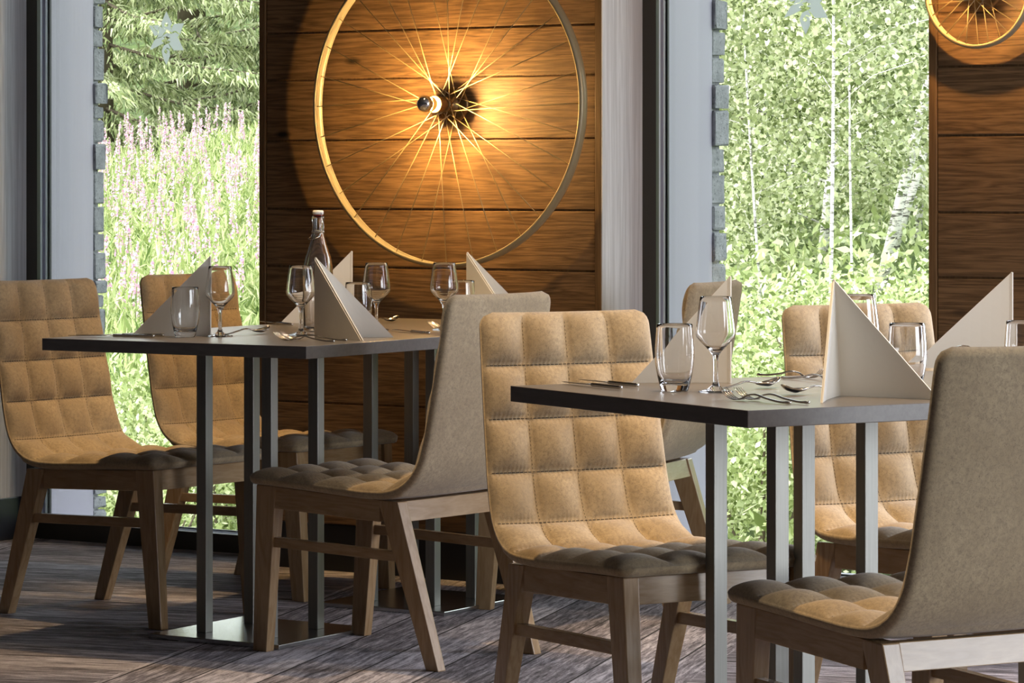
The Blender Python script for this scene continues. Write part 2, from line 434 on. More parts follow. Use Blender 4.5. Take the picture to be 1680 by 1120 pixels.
def stone_edge(x, y0, y1, seed):
    rnd = random.Random(seed); bm = bmesh.new(); z = -1.0
    while z < 3.1:
        h = rnd.choice([0.045, 0.06, 0.075, 0.09, 0.11]) ; p = rnd.uniform(-0.004, 0.012)
        nb = len(bm.verts)
        box(bm, x - 0.18, x + p, y0 + 0.001, y1 + rnd.uniform(-0.006, 0.010), z + 0.004, z + h - 0.003, bev=0.006)
        bm.verts.ensure_lookup_table()
        for v in bm.verts[nb:]:
            v.co += Vector((rnd.uniform(-1, 1), rnd.uniform(-1, 1) * 0.5, rnd.uniform(-1, 1))) * 0.0028
        z += h + 0.002
    box(bm, x - 0.17, x - 0.012, y0 + 0.001, y1 - 0.015, -1.0, 3.1)
    return bm

wins = [(a, b) for a, b in zip([p[1] for p in piers], [p[0] for p in piers[1:]])]
for i, (a, b) in enumerate(wins):
    w = empty('window_%d' % (i + 1), (a, WY, 0), 0, kind='structure')
    ro, rs = (0.546, 0.599) if i == 0 else (0.613, 0.692)
    L = b - a
    # everything below in local coordinates, x from 0 (left jamb) to L
    obj('jamb_lining', boxbm(-0.003, 0.0, 0.0005, 0.217, 0.134, 2.62), M['whitewood'], w)
    obj('jamb_lining', boxbm(L, L + 0.013, 0.0305, 0.217, 0.134, 2.62), M['whitewood'], w)
    bm = bmesh.new(); box(bm, -0.012, 0.006, 0.001, 0.217, 0, 0.134, bev=0.002); box(bm, L - 0.006, L + 0.012, 0.001, 0.217, 0, 0.134, bev=0.002)
    obj('jamb_baseboard', bm, mat_plain('dark plinth', (0.03, 0.035, 0.05), 0.25) if i == 0 else bpy.data.materials['dark plinth'], w)
    bm = bmesh.new()
    box(bm, 0.001, 0.045, 0.2175, 0.232, 0.0, 2.62); box(bm, L - 0.045, L - 0.001, 0.2175, 0.232, 0.0, 2.62)
    box(bm, 0.045, L - 0.045, 0.2175, 0.232, 0.0, 0.056); box(bm, 0.045, L - 0.045, 0.2175, 0.232, 2.56, 2.62)
    obj('window_frame', bm, M['darkframe'], w)
    bm = bmesh.new()
    for (y0, y1, g) in ((0.2325, 0.242, 0.045), (0.242, 0.256, 0.037), (0.256, 0.272, 0.046)):
        box(bm, 0.001, g, y0, y1, 0.0, 2.62, bev=0.0015); box(bm, L - g, L - 0.001, y0, y1, 0.0, 2.62, bev=0.0015)
        box(bm, g, L - g, y0, y1, 0.0, 0.012 + g, bev=0.0015); box(bm, g, L - g, y0, y1, 2.605 - g, 2.62)
    obj('frame_sash', bm, M['silver'], w)
    bm = bmesh.new()
    box(bm, 0.001, 0.050, 0.2722, 0.281, 0.0, 2.62); box(bm, L - 0.050, L - 0.001, 0.2722, 0.281, 0.0, 2.62)
    box(bm, 0.050, L - 0.050, 0.2722, 0.281, 0.0, 0.062); box(bm, 0.050, L - 0.050, 0.2722, 0.281, 2.56, 2.62)
    obj('glazing_bead', bm, M['bead'], w)
    obj('glass_pane', boxbm(0.046, L - 0.046, 0.2655, 0.2715, 0.058, 2.56), M['pane'], w)
    obj('outer_reveal', boxbm(-0.013, 0.0, 0.2815, ro, -0.12, 2.62), M['alu'], w)
    obj('outer_reveal', boxbm(L, L + 0.013, 0.2815, ro, -0.12, 2.62), M['alu'], w)
    obj('outer_sill', boxbm(0.0, L, 0.2815, ro + 0.03, -0.12, 0.018), M['alu'], w)
    obj('outer_stone_edge', stone_edge(0.0, ro, rs, 11 + i), M['stone'], w)
    if i < 2:
        ex, ez = ((-6.645 - a), 1.587) if i == 0 else ((-4.388 - a), 1.628)
        e = obj('star_emblem', star_emblem(), M['frost'], w); e.location = (ex, 0.262, ez)
        e['label'] = 'frosted six pointed star sticker with mountain outline'
# unseen end window, added to go with the area light from the right
w = empty('window_9', (3.2, 4.6, 0), 0, kind='structure')
bm = bmesh.new()
for k in range(3): box(bm, 0.05, 0.12, k * 1.365, k * 1.365 + 0.07, 0.25, 2.65)
box(bm, 0.05, 0.12, 0, 2.8, 0.25, 0.32); box(bm, 0.05, 0.12, 0, 2.8, 2.58, 2.65)
obj('window_frame', bm, M['darkframe'], w)
obj('glass_pane', boxbm(0.08, 0.086, 0.0, 2.8, 0.3, 2.6), M['pane'], w)

# ceiling spot fittings
for k, (x, y, p) in enumerate(SPOTS):
    t = empty('ceiling_spotlight', (x, y, CE), 0, ['recessed warm ceiling spotlight over the left table, front one', 'recessed warm ceiling spotlight over the left table, window side', 'recessed warm ceiling spotlight over the right table, front one', 'recessed warm ceiling spotlight over the right table, window side'][k], 'ceiling light', 'ceiling spotlights over the tables')
    bm = bmesh.new(); lathe(bm, [(0.030, -0.001), (0.045, -0.001), (0.045, -0.012), (0.034, -0.012)], 32, close=True)
    obj('trim_ring', bm, M['wire'], t, True)

# ------------------------------------------------------------------ chairs
def chair_shell():
    P = [(.30, .424), (.27, .4235), (.15, .418), (.02, .410), (-.08, .405), (-.15, .409), (-.20, .430), (-.235, .472), (-.255, .53), (-.27, .60), (-.293, .72), (-.309, .81), (-.320, .874)]
    NS = 127; TL = sorted(set([round(v, 6) for v in np.linspace(-1, 1, 57)] + [-.99, -.975, -.95, .95, .975, .99])); NTT = len(TL)
    C, L = smooth_path(P, NS)
    T = np.gradient(C, axis=0); T /= np.linalg.norm(T, axis=1)[:, None]
    N = np.stack([T[:, 1], -T[:, 0]], 1)      # towards the sitter
    N = np.where((N[:, 1:2] < 0) & (C[:, 0:1] > -0.1), -N, N)
    if N[-1, 0] < 0: N = -N
    for i in range(1, NS):
        if N[i] @ N[i - 1] < 0: N[i] = -N[i]
    if N[0, 1] < 0: N = -N
    s = np.linspace(0, L, NS); rows_, cols_ = 9, 4
    bm = bmesh.new(); uvl = bm.loops.layers.uv.new('UVMap')
    def W(si):
        f = si / L
        w = np.interp(f, [0, .45, .60, 1.0], [.222, .218, .210, .196])
        r = 0.030; d = min(si, L - si)
        if d < r: w -= r - math.sqrt(max(r * r - (r - d) ** 2, 0))
        return w
    front, back, uvs = [], [], {}
    for i in range(NS):
        f, b = [], []
        for j in range(NTT):
            tt = TL[j]
            w = W(s[i]); y = tt * w
            d = min(s[i], L - s[i], w - abs(y)); r = 0.016
            e = math.sqrt(max(1 - (1 - min(d / r, 1)) ** 2, 0))
            a = abs(math.sin(PI * rows_ * s[i] / L)); bb = abs(math.sin(PI * cols_ * (tt * 0.5 + 0.5)))
            q = (a ** 0.62) * (bb ** 0.62)
            seat = 0.78 if s[i] < L * 0.45 else 0.9
            hf = e * (0.004 + 0.025 * q * seat); hb = e * (0.018 if s[i] < L * .5 else 0.014)
            wing = 0.010 * (abs(tt) ** 3) * (s[i] / L)
            c = C[i]; n = N[i]
            pf = bm.verts.new((c[0] + n[0] * (hf + wing), y, c[1] + n[1] * (hf + wing)))
            pb = bm.verts.new((c[0] - n[0] * (hb - wing), y, c[1] - n[1] * (hb - wing)))
            f.append(pf); b.append(pb); uvs[pf] = (y, rows_ * s[i] / L); uvs[pb] = (y, 0.5)
        front.append(f); back.append(b)
    for i in range(NS - 1):
        for j in range(NTT - 1):
            bm.faces.new([front[i][j], front[i + 1][j], front[i + 1][j + 1], front[i][j + 1]])
            bm.faces.new([back[i][j], back[i][j + 1], back[i + 1][j + 1], back[i + 1][j]])
    for i in range(NS - 1):
        bm.faces.new([front[i][0], back[i][0], back[i + 1][0], front[i + 1][0]])
        bm.faces.new([front[i][-1], front[i + 1][-1], back[i + 1][-1], back[i][-1]])
    for j in range(NTT - 1):
        bm.faces.new([front[0][j], front[0][j + 1], back[0][j + 1], back[0][j]])
        bm.faces.new([front[-1][j], back[-1][j], back[-1][j + 1], front[-1][j + 1]])
    for fc in bm.faces:
        for lp in fc.loops: lp[uvl].uv = uvs[lp.vert]
    bmesh.ops.recalc_face_normals(bm, faces=bm.faces)
    # stitching along the seams
    st = bmesh.new()
    def pt(si, y, off):
        i = int(round(si / L * (NS - 1))); c = C[i]; n = N[i]; t = T[i]
        wing = 0.010 * (abs(y / W(s[i])) ** 3) * (s[i] / L)
        return Vector((c[0] + n[0] * (off + wing), y, c[1] + n[1] * (off + wing))), Vector((t[0], 0, t[1])), Vector((n[0], 0, n[1]))
    def dash(p, d, n, l=0.0035, w=0.0007):
        u = n.cross(d).normalized() * w; nn = n * 0.0006; d = d * l
        vs = [st.verts.new(p + q) for q in (-d - u, d - u, d + u, -d + u)]; vt = [st.verts.new(p + nn + q) for q in (-d * .8 - u, d * .8 - u, d * .8 + u, -d * .8 + u)]
        st.faces.new(vt); 
        for k in range(4): st.faces.new([vs[k], vs[(k + 1) % 4], vt[(k + 1) % 4], vt[k]])
    for k in range(1, rows_):
        si = k * L / rows_; w = W(si) - 0.012; y = -w
        while y < w:
            p, t, n = pt(si, y, 0.0054); dash(p, Vector((0, 1, 0)), n); y += 0.0095
    for k in (1, 2, 3):
        si = 0.02
        while si < L - 0.02:
            tt = -1 + 2 * k / 4; p, t, n = pt(si, tt * W(si), 0.0054); dash(p, t, n, 0.0018, 0.00035); si += 0.008
    return bm, st

def build_chair(label, group=None):
    t = empty('dining_chair', (0, 0, 0), 0, label, 'chair', group)
    sh, st = chair_shell()
    o = obj('upholstered_seat_shell', sh, M['suede'], t, True)
    obj('stitching', st, M['thread'], o)
    for sg in (-1, 1):
        # front leg: nearly upright, tapering down
        bm = bmesh.new(); yo, yi = 0.205 * sg, 0.170 * sg; fo, fi = 0.196 * sg, 0.168 * sg
        hexa(bm, [(.253, fo, 0), (.297, fo, 0), (.297, fi, 0), (.253, fi, 0)], [(.215, yo, .4035), (.277, yo, .405), (.277, yi, .405), (.215, yi, .4035)], bev=0.0025)
        bmesh.ops.recalc_face_normals(bm, faces=bm.faces); obj('leg', bm, M['chairwood'], t)
        bm = bmesh.new()
        hexa(bm, [(-.286, fo, 0), (-.248, fo, 0), (-.248, fi, 0), (-.286, fi, 0)], [(-.170, yo, .388), (-.108, yo, .390), (-.108, yi, .390), (-.170, yi, .388)], bev=0.0025)
        bmesh.ops.recalc_face_normals(bm, faces=bm.faces); obj('leg', bm, M['chairwood'], t)
        bm = bmesh.new(); y0, y1 = sorted((0.202 * sg, 0.180 * sg))
        hexa(bm, [(-.112, y0, .338), (.222, y0, .350), (.222, y1, .350), (-.112, y1, .338)], [(-.112, y0, .389), (.222, y0, .4025), (.222, y1, .4025), (-.112, y1, .389)], bev=0.0015)
        bmesh.ops.recalc_face_normals(bm, faces=bm.faces); obj('side_rail', bm, M['chairrail'], t)
        bm = bmesh.new(); y0, y1 = sorted((0.196 * sg, 0.176 * sg))
        hexa(bm, [(-.190, y0, .246), (.238, y0, .256), (.238, y1, .256), (-.190, y1, .246)], [(-.182, y0, .270), (.234, y0, .280), (.234, y1, .280), (-.182, y1, .270)], bev=0.0015)
        bmesh.ops.recalc_face_normals(bm, faces=bm.faces); obj('stretcher', bm, M['chairrail'], t)
    bm = bmesh.new(); hexa(bm, [(.246, -.169, .352), (.270, -.169, .352), (.270, .169, .352), (.246, .169, .352)], [(.243, -.169, .404), (.267, -.169, .404), (.267, .169, .404), (.243, .169, .404)], bev=0.0015)
    bmesh.ops.recalc_face_normals(bm, faces=bm.faces); obj('front_rail', bm, M['chairrail'], t)
    bm = bmesh.new(); hexa(bm, [(-.180, -.169, .341), (-.156, -.169, .341), (-.156, .169, .341), (-.180, .169, .341)], [(-.166, -.169, .388), (-.142, -.169, .388), (-.142, .169, .388), (-.166, .169, .388)], bev=0.0015)
    bmesh.ops.recalc_face_normals(bm, faces=bm.faces); obj('rear_rail', bm, M['chairrail'], t)
    return t
CHAIRS = [
    (-5.690, 6.862, -3.5, 'quilted beige suede chair at the far left edge, facing right'),
    (-5.725, 7.520, -4.0, 'quilted beige chair before the left window, partly hidden by a napkin and tumbler'),
    (-4.675, 6.655, 175.0, 'beige chair between both tables with smooth suede back and pale rear rail'),
    (-4.715, 7.680, 190.0, 'background chair by the window frame, mostly hidden behind the large wine glass'),
    (-3.374, 5.630, -28.5, 'large quilted cream chair in the middle front, at the left end of the right table'),
    (-3.054, 6.319, -26.4, 'quilted tan chair behind the right table and its steel posts'),
    (-2.530, 5.156, 151.2, 'closest chair at the bottom right corner with smooth brown suede back to the viewer'),
]
proto = None
for x, y, a, lab in CHAIRS:
    if proto is None: proto = build_chair(lab, 'quilted suede dining chairs'); c = proto
    else: c = copy_tree(proto); c['label'] = lab
    c.location = (x, y, 0); c.rotation_euler = (0, 0, R(a))

# ------------------------------------------------------------------ tables
def build_table(label):
    t = empty('dining_table', (0, 0, 0), 0, label, 'table', 'grey restaurant tables on steel posts')
    obj('tabletop', boxbm(-.40, .40, -.37, .37, .720, .750, bev=0.0012), M['tabletop'], t)
    bp = obj('base_plate', boxbm(-.20, .20, -.20, .20, 0.0, .012, bev=0.002), M['steelplate'], t)
    for i in (-1, 1):
        for j in (-1, 1):
            obj('post', boxbm(i * .100 - .0147, i * .100 + .0147, j * .100 - .0147, j * .100 + .0147, .012, .7195, bev=0.0012), M['steel'], t)
    return t
def tpos(cx, cy, a, k):   # near right corner, angle, which of the two
    a = R(a); lx, ly = -.40, .37 + k * .741
    return (cx + lx * math.cos(a) - ly * math.sin(a), cy + lx * math.sin(a) + ly * math.cos(a))
tp = None
for cx, cy, a, k, lab in [
        (-4.735, 6.362, 1.5, 0, 'grey table on steel posts on the left, front one of its pair'),
        (-4.735, 6.362, 1.5, 1, 'grey table pushed against the rear of the left table, below the big wheel lamp'),
        (-2.783, 4.992, -26.6, 0, 'grey table on steel posts in the right foreground, forks at its front corner'),
        (-2.783, 4.992, -26.6, 1, 'grey table joined to the rear of the right table, holding the back napkin')]:
    if tp is None: tp = build_table(lab); c = tp
    else: c = copy_tree(tp); c['label'] = lab
    x, y = tpos(cx, cy, a, k); c.location = (x, y, 0); c.rotation_euler = (0, 0, R(a))

# ------------------------------------------------------------------ tableware
TZ = 0.7502
def wine_glass_bm():
    bm = bmesh.new()
    o = [(0, 0.0), (.031, 0.0), (.0325, .0008), (.0322, .0022), (.026, .0036), (.015, .0060), (.0075, .0115), (.0048, .0200), (.0041, .040), (.0042, .056), (.0055, .066), (.0105, .0745), (.0200, .0845), (.0300, .0945), (.0355, .1015), (.0372, .1080), (.0370, .1150), (.0352, .1300), (.0325, .1500), (.0300, .1660), (.0288, .1757)]
    i = [(.0283, .1763), (.0278, .1757), (.0289, .1660), (.0314, .1500), (.0341, .1300), (.0358, .1150), (.0359, .1085), (.0343, .1030), (.0288, .0965), (.0190, .0872), (.0095, .0790), (0, .0765)]
    lathe(bm, o + i, 56); return bm
def tumbler_bm():
    bm = bmesh.new()
    o = [(0, 0.0), (.0225, 0.0), (.0248, .0010), (.0262, .0050), (.0285, .0130), (.0325, .0300), (.0355, .0480), (.0368, .0650), (.0365, .0820), (.0352, .1000), (.0337, .1180), (.0331, .1244)]
    i = [(.0323, .1250), (.0316, .1243), (.0323, .1180), (.0337, .1000), (.0349, .0820), (.0352, .0650), (.0338, .0480), (.0306, .0320), (.0262, .0190), (.0215, .0150), (0, .0142)]
    lathe(bm, o + i, 56); return bm
wg = None
for x, y, lab, g in [
        (-5.216, 6.648, 'empty wine glass right of the leftmost tumbler on the left table, against the window', 1),
        (-5.086, 6.812, 'empty wine glass just left of the front napkin and the swing top bottle', 1),
        (-5.099, 7.159, 'empty wine glass right of the front napkin, against the dark wood panel', 1),
        (-4.951, 7.256, 'empty wine glass against the dark wood panel left of the beige chair back', 1),
        (-3.075, 5.395, 'large empty wine glass right of the front tumbler on the right table', 1),
        (-2.909, 5.650, 'wine glass half hidden behind the upright napkin of the right table', 1)]:
    if wg is None: wg = obj('wine_glass', wine_glass_bm(), M['glass'], None, True); o = wg
    else: o = wg.copy(); COL.objects.link(o)
    o.location = (x, y, TZ); prop(o, lab, 'wine glass', 'wine glasses on the tables')
tb = None
for x, y, lab in [
        (-5.268, 6.574, 'clear water tumbler in front of the left napkin on the left table'),
        (-5.139, 7.133, 'clear tumbler peeking out behind the front napkin of the left table'),
        (-5.003, 7.416, 'clear tumbler at the rear of the left table, left edge of the back right napkin'),
        (-3.148, 5.370, 'large clear water tumbler in front of the cream chair on the right table'),
        (-2.803, 5.636, 'clear tumbler right of the upright napkin on the right table'),
        (-2.666, 5.853, 'clear tumbler at the right edge of the picture beside the rear napkin')]:
    if tb is None: tb = obj('water_tumbler', tumbler_bm(), M['glass'], None, True); o = tb
    else: o = tb.copy(); COL.objects.link(o)
    o.location = (x, y, TZ); prop(o, lab, 'tumbler', 'water tumblers on the tables')

bm = bmesh.new()
lathe(bm, [(0, 0), (.018, 0), (.026, .008), (.0305, .022), (.0310, .034), (.0275, .047), (.020, .057), (.010, .0615), (0, .0625)], 40)
o = obj('glass_globe', bm, M['glass'], None, True, (-2.91, 6.10, TZ)); prop(o, 'small round glass vessel peeking just above the closest chair back', 'glass vessel')
# swing top bottle
b = empty('swing_top_bottle', (-5.194, 7.031, TZ), R(-25), 'clear glass swing top bottle with white stopper behind the front napkin', 'bottle')
bm = bmesh.new()
o_ = [(0, .004), (.030, .0), (.0365, .003), (.0385, .010), (.0385, .140), (.0382, .158), (.0365, .174), (.0325, .192), (.0260, .212), (.0195, .233), (.0160, .250), (.0160, .254), (.0160, .262), (.0150, .264), (.0150, .284), (.0162, .288), (.0162, .296), (.0145, .299)]
i_ = [(.0105, .299), (.0100, .290), (.0108, .262), (.0130, .249), (.0166, .232), (.0231, .211), (.0296, .191), (.0336, .173), (.0353, .157), (.0356, .140), (.0356, .014), (.030, .008), (0, .011)]
lathe(bm, o_ + i_, 56); obj('bottle_glass', bm, M['glass'], b, True)
bm = bmesh.new(); lathe(bm, [(0, .3025), (.0130, .3025), (.0145, .304), (.0145, .311), (.0120, .3135), (0, .3140)], 32); obj('stopper', bm, M['porcelain'], b, True)
bm = bmesh.new(); lathe(bm, [(0, .2935), (.0085, .2935), (.0095, .2995), (.0125, .3005), (.0125, .3023), (0, .3024)], 32); obj('rubber_seal', bm, M['red'], b, True)
bm = bmesh.new()
lathe(bm, [(.0165, .2555), (.0180, .2565), (.0180, .2595), (.0165, .2605)], 32, close=True)
for sg in (-1, 1):
    tube(bm, [(sg * .0180, 0, .258), (sg * .0215, .003, .262), (sg * .0220, .005, .270), (sg * .0200, .004, .280), (sg * .0190, 0, .292), (sg * .0175, 0, .306), (sg * .0145, 0, .3080)], .0010, 6)
    tube(bm, [(sg * .0190, 0, .259), (sg * .0235, -.004, .254), (sg * .0240, -.008, .246), (sg * .0205, -.012, .243), (sg * .0190, -.006, .250), (sg * .0215, .003, .262)], .0010, 6)
tube(bm, [(-.0240, -.008, .246), (-.018, -.020, .240), (0, -.024, .238), (.018, -.020, .240), (.0240, -.008, .246)], .0010, 6)
obj('wire_bail', bm, M['wire'], b, True)

# folded napkins: two upright triangular wings joined along a vertical fold
def napkin(x, y, a1, a2, h, w, label, lean=(0, 0)):
    bm = bmesh.new(); th = 0.0026
    nseg = 10
    for a, sgn in ((R(a1), -1), (R(a2), 1)):
        d = Vector((math.cos(a), math.sin(a), 0)); n = Vector((-d.y, d.x, 0))
        for off, tk, sc in ((0.0, th, 1.0), (sgn * 0.0034, th * 0.7, 0.975)):
            F, B = [], []
            for i in range(nseg + 1):
                u = i / nseg; rf, rb = [], []
                m = 6
                for j in range(m + 1):
                    v = j / m
                    X = u * w * sc * 1.0; Z = v * (1 - u) * h * sc
                    bow = 0.006 * math.sin(PI * u) * (1 - v) * sgn
                    p = d * X + n * (off + bow) + Vector((0, 0, Z))
                    rf.append(p + n * tk * 0.5); rb.append(p - n * tk * 0.5)
                F.append(rf); B.append(rb)
            VF = [[bm.verts.new(p) for p in r] for r in F]; VB = [[bm.verts.new(p) for p in r] for r in B]
            for i in range(nseg):
                for j in range(m):
                    for V, fl in ((VF, 0), (VB, 1)):
                        q = [V[i][j], V[i + 1][j], V[i + 1][j + 1], V[i][j + 1]]
                        bm.faces.new(q[::-1] if fl else q)
            def strip(PF, PB):
                for k in range(len(PF) - 1): bm.faces.new([PF[k], PF[k + 1], PB[k + 1], PB[k]])
            strip([VF[i][0] for i in range(nseg + 1)], [VB[i][0] for i in range(nseg + 1)])
            strip([VF[i][m] for i in range(nseg + 1)], [VB[i][m] for i in range(nseg + 1)])
            strip(VF[0], VB[0])
    # thin rolled fold along the spine
    tube(bm, [(0, 0, 0.0), (0, 0, h * 0.5), (0, 0, h * 0.995)], 0.0030, 8)
    bmesh.ops.remove_doubles(bm, verts=bm.verts, dist=1e-6)
    for v in bm.verts: v.co.x += lean[0] * v.co.z / h; v.co.y += lean[1] * v.co.z / h
    bmesh.ops.recalc_face_normals(bm, faces=bm.faces)
    o = obj('folded_napkin', bm, M['napkin'], None, False)
    o.location = (x, y, TZ); prop(o, label, 'napkin', 'cream napkins folded into upright triangles')
    return o
napkin(-5.257, 6.660, -147, 153, .201, .199, 'cream folded napkin behind the leftmost tumbler, before the left window')
napkin(-4.976, 6.726, -17, 42, .200, .195, 'cream folded napkin standing at the front right corner of the left table')
napkin(-5.408, 7.475, -147, 153, .198, .196, 'cream folded napkin standing just behind the swing top bottle')
napkin(-5.070, 7.542, -14, 42, .198, .196, 'cream folded napkin at the rear of the left table, above the beige chair back')
napkin(-2.834, 5.426, -71, -3, .211, .205, 'tall cream folded napkin at the front of the right table beside the forks', (-.009, -.006))
napkin(-3.192, 5.656, -147, 153, .206, .190, 'cream folded napkin seen through the large wine glass and tumbler')
napkin(-2.955, 6.428, -147, 153, .200, .215, 'cream folded napkin at the rear of the right table above the closest chair back')

def strip_bar(bm, path, widths, thick, seg=10, cap=True):
    # path in the xz plane (x, z) with y offset; elliptical section
    n = len(path); rings = []
    for i, (x, y, z) in enumerate(path):
        a = path[max(i - 1, 0)]; c = path[min(i + 1, n - 1)]
        t = Vector((c[0] - a[0], c[1] - a[1], c[2] - a[2])).normalized(); s_ = Vector((0, 1, 0)); u = t.cross(s_).normalized()
        w = widths[i]; th = thick[i] if isinstance(thick, (list, tuple)) else thick
        rings.append([bm.verts.new(Vector((x, y, z)) + s_ * (w * math.cos(2 * PI * k / seg)) + u * (th * math.sin(2 * PI * k / seg))) for k in range(seg)])
    for A, B in zip(rings[:-1], rings[1:]):
        for k in range(seg): bm.faces.new([A[k], A[(k + 1) % seg], B[(k + 1) % seg], B[k]])
    if cap: bm.faces.new(rings[0][::-1]); bm.faces.new(rings[-1])
def fork_bm():
    bm = bmesh.new()
    hp, _ = smooth_path([(0, 0, .0036), (.03, 0, .0036), (.07, 0, .0085), (.10, 0, .0145), (.125, 0, .0125), (.140, 0, .0060), (.150, 0, .0035)], 30)
    xs = hp[:, 0]
    w = np.interp(xs, [0, .006, .014, .04, .10, .135, .145, .152], [.0030, .0048, .0034, .0040, .0028, .0035, .0080, .0115])
    th = np.interp(xs, [0, .006, .014, .10, .14, .152], [.0024, .0034, .0024, .0020, .0014, .0012])
    strip_bar(bm, [tuple(p) for p in hp], list(w), list(th), 12)
    for k in range(4):
        y = (k - 1.5) * .0064
        tp_, _ = smooth_path([(.147, y * .95, .0034), (.160, y, .0026), (.175, y, .0065), (.190, y * 1.03, .0150), (.2005, y * 1.03, .0240)], 14)
        strip_bar(bm, [tuple(p) for p in tp_], list(np.linspace(.0022, .0011, 14)), list(np.linspace(.0013, .0008, 14)), 8)
    bmesh.ops.recalc_face_normals(bm, faces=bm.faces); return bm
def spoon_bm():
    bm = bmesh.new()
    hp, _ = smooth_path([(0, 0, .0036), (.03, 0, .0036), (.06, 0, .0090), (.085, 0, .0140), (.108, 0, .0110), (.118, 0, .0080)], 26)
    xs = hp[:, 0]
    w = np.interp(xs, [0, .006, .014, .04, .09, .118], [.0030, .0046, .0034, .0038, .0026, .0045])
    strip_bar(bm, [tuple(p) for p in hp], list(w), .0019, 12)
    NU, NV = 18, 10; top, bot = [], []
    for i in range(NU + 1):
        u = i / NU; x = .112 + .058 * u
        hw = .0175 * (math.sin(PI * min(1, u * 0.96 + 0.04)) ** 0.62) * (0.82 + 0.18 * math.cos((u - .45) * 2.2)); hw = max(hw, .0012)
        zc = np.interp(u, [0, .15, .45, .75, 1], [.0075, .0055, .0030, .0080, .0180])
        rt, rb = [], []
        for j in range(NV + 1):
            v = -1 + 2 * j / NV; z = zc + .0065 * (v * v) * math.sin(PI * min(1, u * .9 + .08)) ** .6
            rt.append(bm.verts.new((x, v * hw, z + .0005))); rb.append(bm.verts.new((x, v * hw * 1.01, z - .0006)))
        top.append(rt); bot.append(rb)
    for i in range(NU):
        for j in range(NV):
            bm.faces.new([top[i][j], top[i + 1][j], top[i + 1][j + 1], top[i][j + 1]])
            bm.faces.new([bot[i][j], bot[i][j + 1], bot[i + 1][j + 1], bot[i + 1][j]])
        for j in (0, NV): bm.faces.new([top[i][j], bot[i][j], bot[i + 1][j], top[i + 1][j]])
    for i in (0, NU):
        for j in range(NV): bm.faces.new([top[i][j], top[i][j + 1], bot[i][j + 1], bot[i][j]])
    bmesh.ops.recalc_face_normals(bm, faces=bm.faces); return bm
def knife_bm():
    bm = bmesh.new()
    hp = [(x, 0, .0045) for x in np.linspace(0, .105, 22)]
    w = np.interp(np.linspace(0, .105, 22), [0, .005, .012, .05, .095, .105], [.0030, .0050, .0038, .0056, .0042, .0050])
    strip_bar(bm, hp, list(w), .0036, 12)
    P = [(.104, -.0045), (.112, -.0075), (.150, -.0092), (.190, -.0090), (.210, -.0060), (.2205, .0015), (.205, .0062), (.150, .0068), (.104, .0045)]
    a = [bm.verts.new((x, y, .0050)) for x, y in P]; b_ = [bm.verts.new((x, y, .0038)) for x, y in P]
    bm.faces.new(a); bm.faces.new(b_[::-1])
    for i in range(len(P)): bm.faces.new([a[i], b_[i], b_[(i + 1) % len(P)], a[(i + 1) % len(P)]])
    bmesh.ops.recalc_face_normals(bm, faces=bm.faces); return bm
protoc = {}
for kind, x, y, a, z, lab in [
        ('fork', -2.790, 5.157, 161, 0, 'steel fork nearest the front corner of the right table, left of its twin'),
        ('fork', -2.763, 5.175, 164, 0.0005, 'steel fork beside the front corner of the right table, its handle reaching furthest right'),
        ('spoon', -3.099, 5.423, 71, 0, 'steel dessert spoon with warm glint lying behind the front forks'),
        ('spoon', -2.862, 5.535, -113.5, 0, 'dark looking spoon pointing left, just left of the upright napkin'),
        ('fork', -3.256, 5.881, -14, 0, 'steel fork at the back of the right table before the tan chair, left one'),
        ('fork', -3.166, 5.816, -19, 0, 'steel fork at the back of the right table half hidden by the upright napkin'),
        ('knife', -3.250, 5.347, 152, 0, 'steel knife at the left end of the right table, nearer the table edge'),
        ('knife', -3.262, 5.427, 152, 0, 'steel knife at the left end of the right table, nearer the tumbler'),
        ('knife', -5.310, 6.505, 206, 0, 'steel knife lying at the left corner of the left table, nearest its edge'),
        ('knife', -5.322, 6.558, 213, 0, 'steel knife lying along the foot of the leftmost napkin'),
        ('knife', -5.427, 7.230, 150, 0, 'steel knife left of the bottle on the left table'),
        ('knife', -4.834, 7.017, 150, 0, 'steel knife right of the front napkin on the left table'),
        ('fork', -4.788, 6.546, 180, 0, 'steel fork at the front corner of the left table, closest to the edge'),
        ('fork', -4.799, 6.613, 190, 0, 'steel fork behind its twin under the front napkin of the left table'),
        ('spoon', -5.249, 6.690, 80, 0, 'steel spoon with warm glint right of the left wine glass'),
        ('spoon', -5.343, 7.423, 87, 0, 'steel spoon behind the front napkin, glowing orange by the wood panel'),
        ('fork', -4.858, 7.250, 164, 0, 'steel fork just left of the beige chair back on the left table'),
        ('fork', -4.799, 7.204, 168, 0, 'steel fork mostly hidden behind the beige chair back')]:
    if kind not in protoc:
        o = obj(kind, {'fork': fork_bm, 'spoon': spoon_bm, 'knife': knife_bm}[kind](), M['cutlery'], None, True); protoc[kind] = o
    else: o = protoc[kind].copy(); COL.objects.link(o)
    o.location = (x, y, TZ + 0.0004 + z); o.rotation_euler = (0, 0, R(a)); o.scale = (0.88,) * 3 if kind == 'fork' else (1, 1, 1); prop(o, lab, kind, 'steel %ss on the tables' % kind if kind != 'knife' else 'steel knives on the tables')

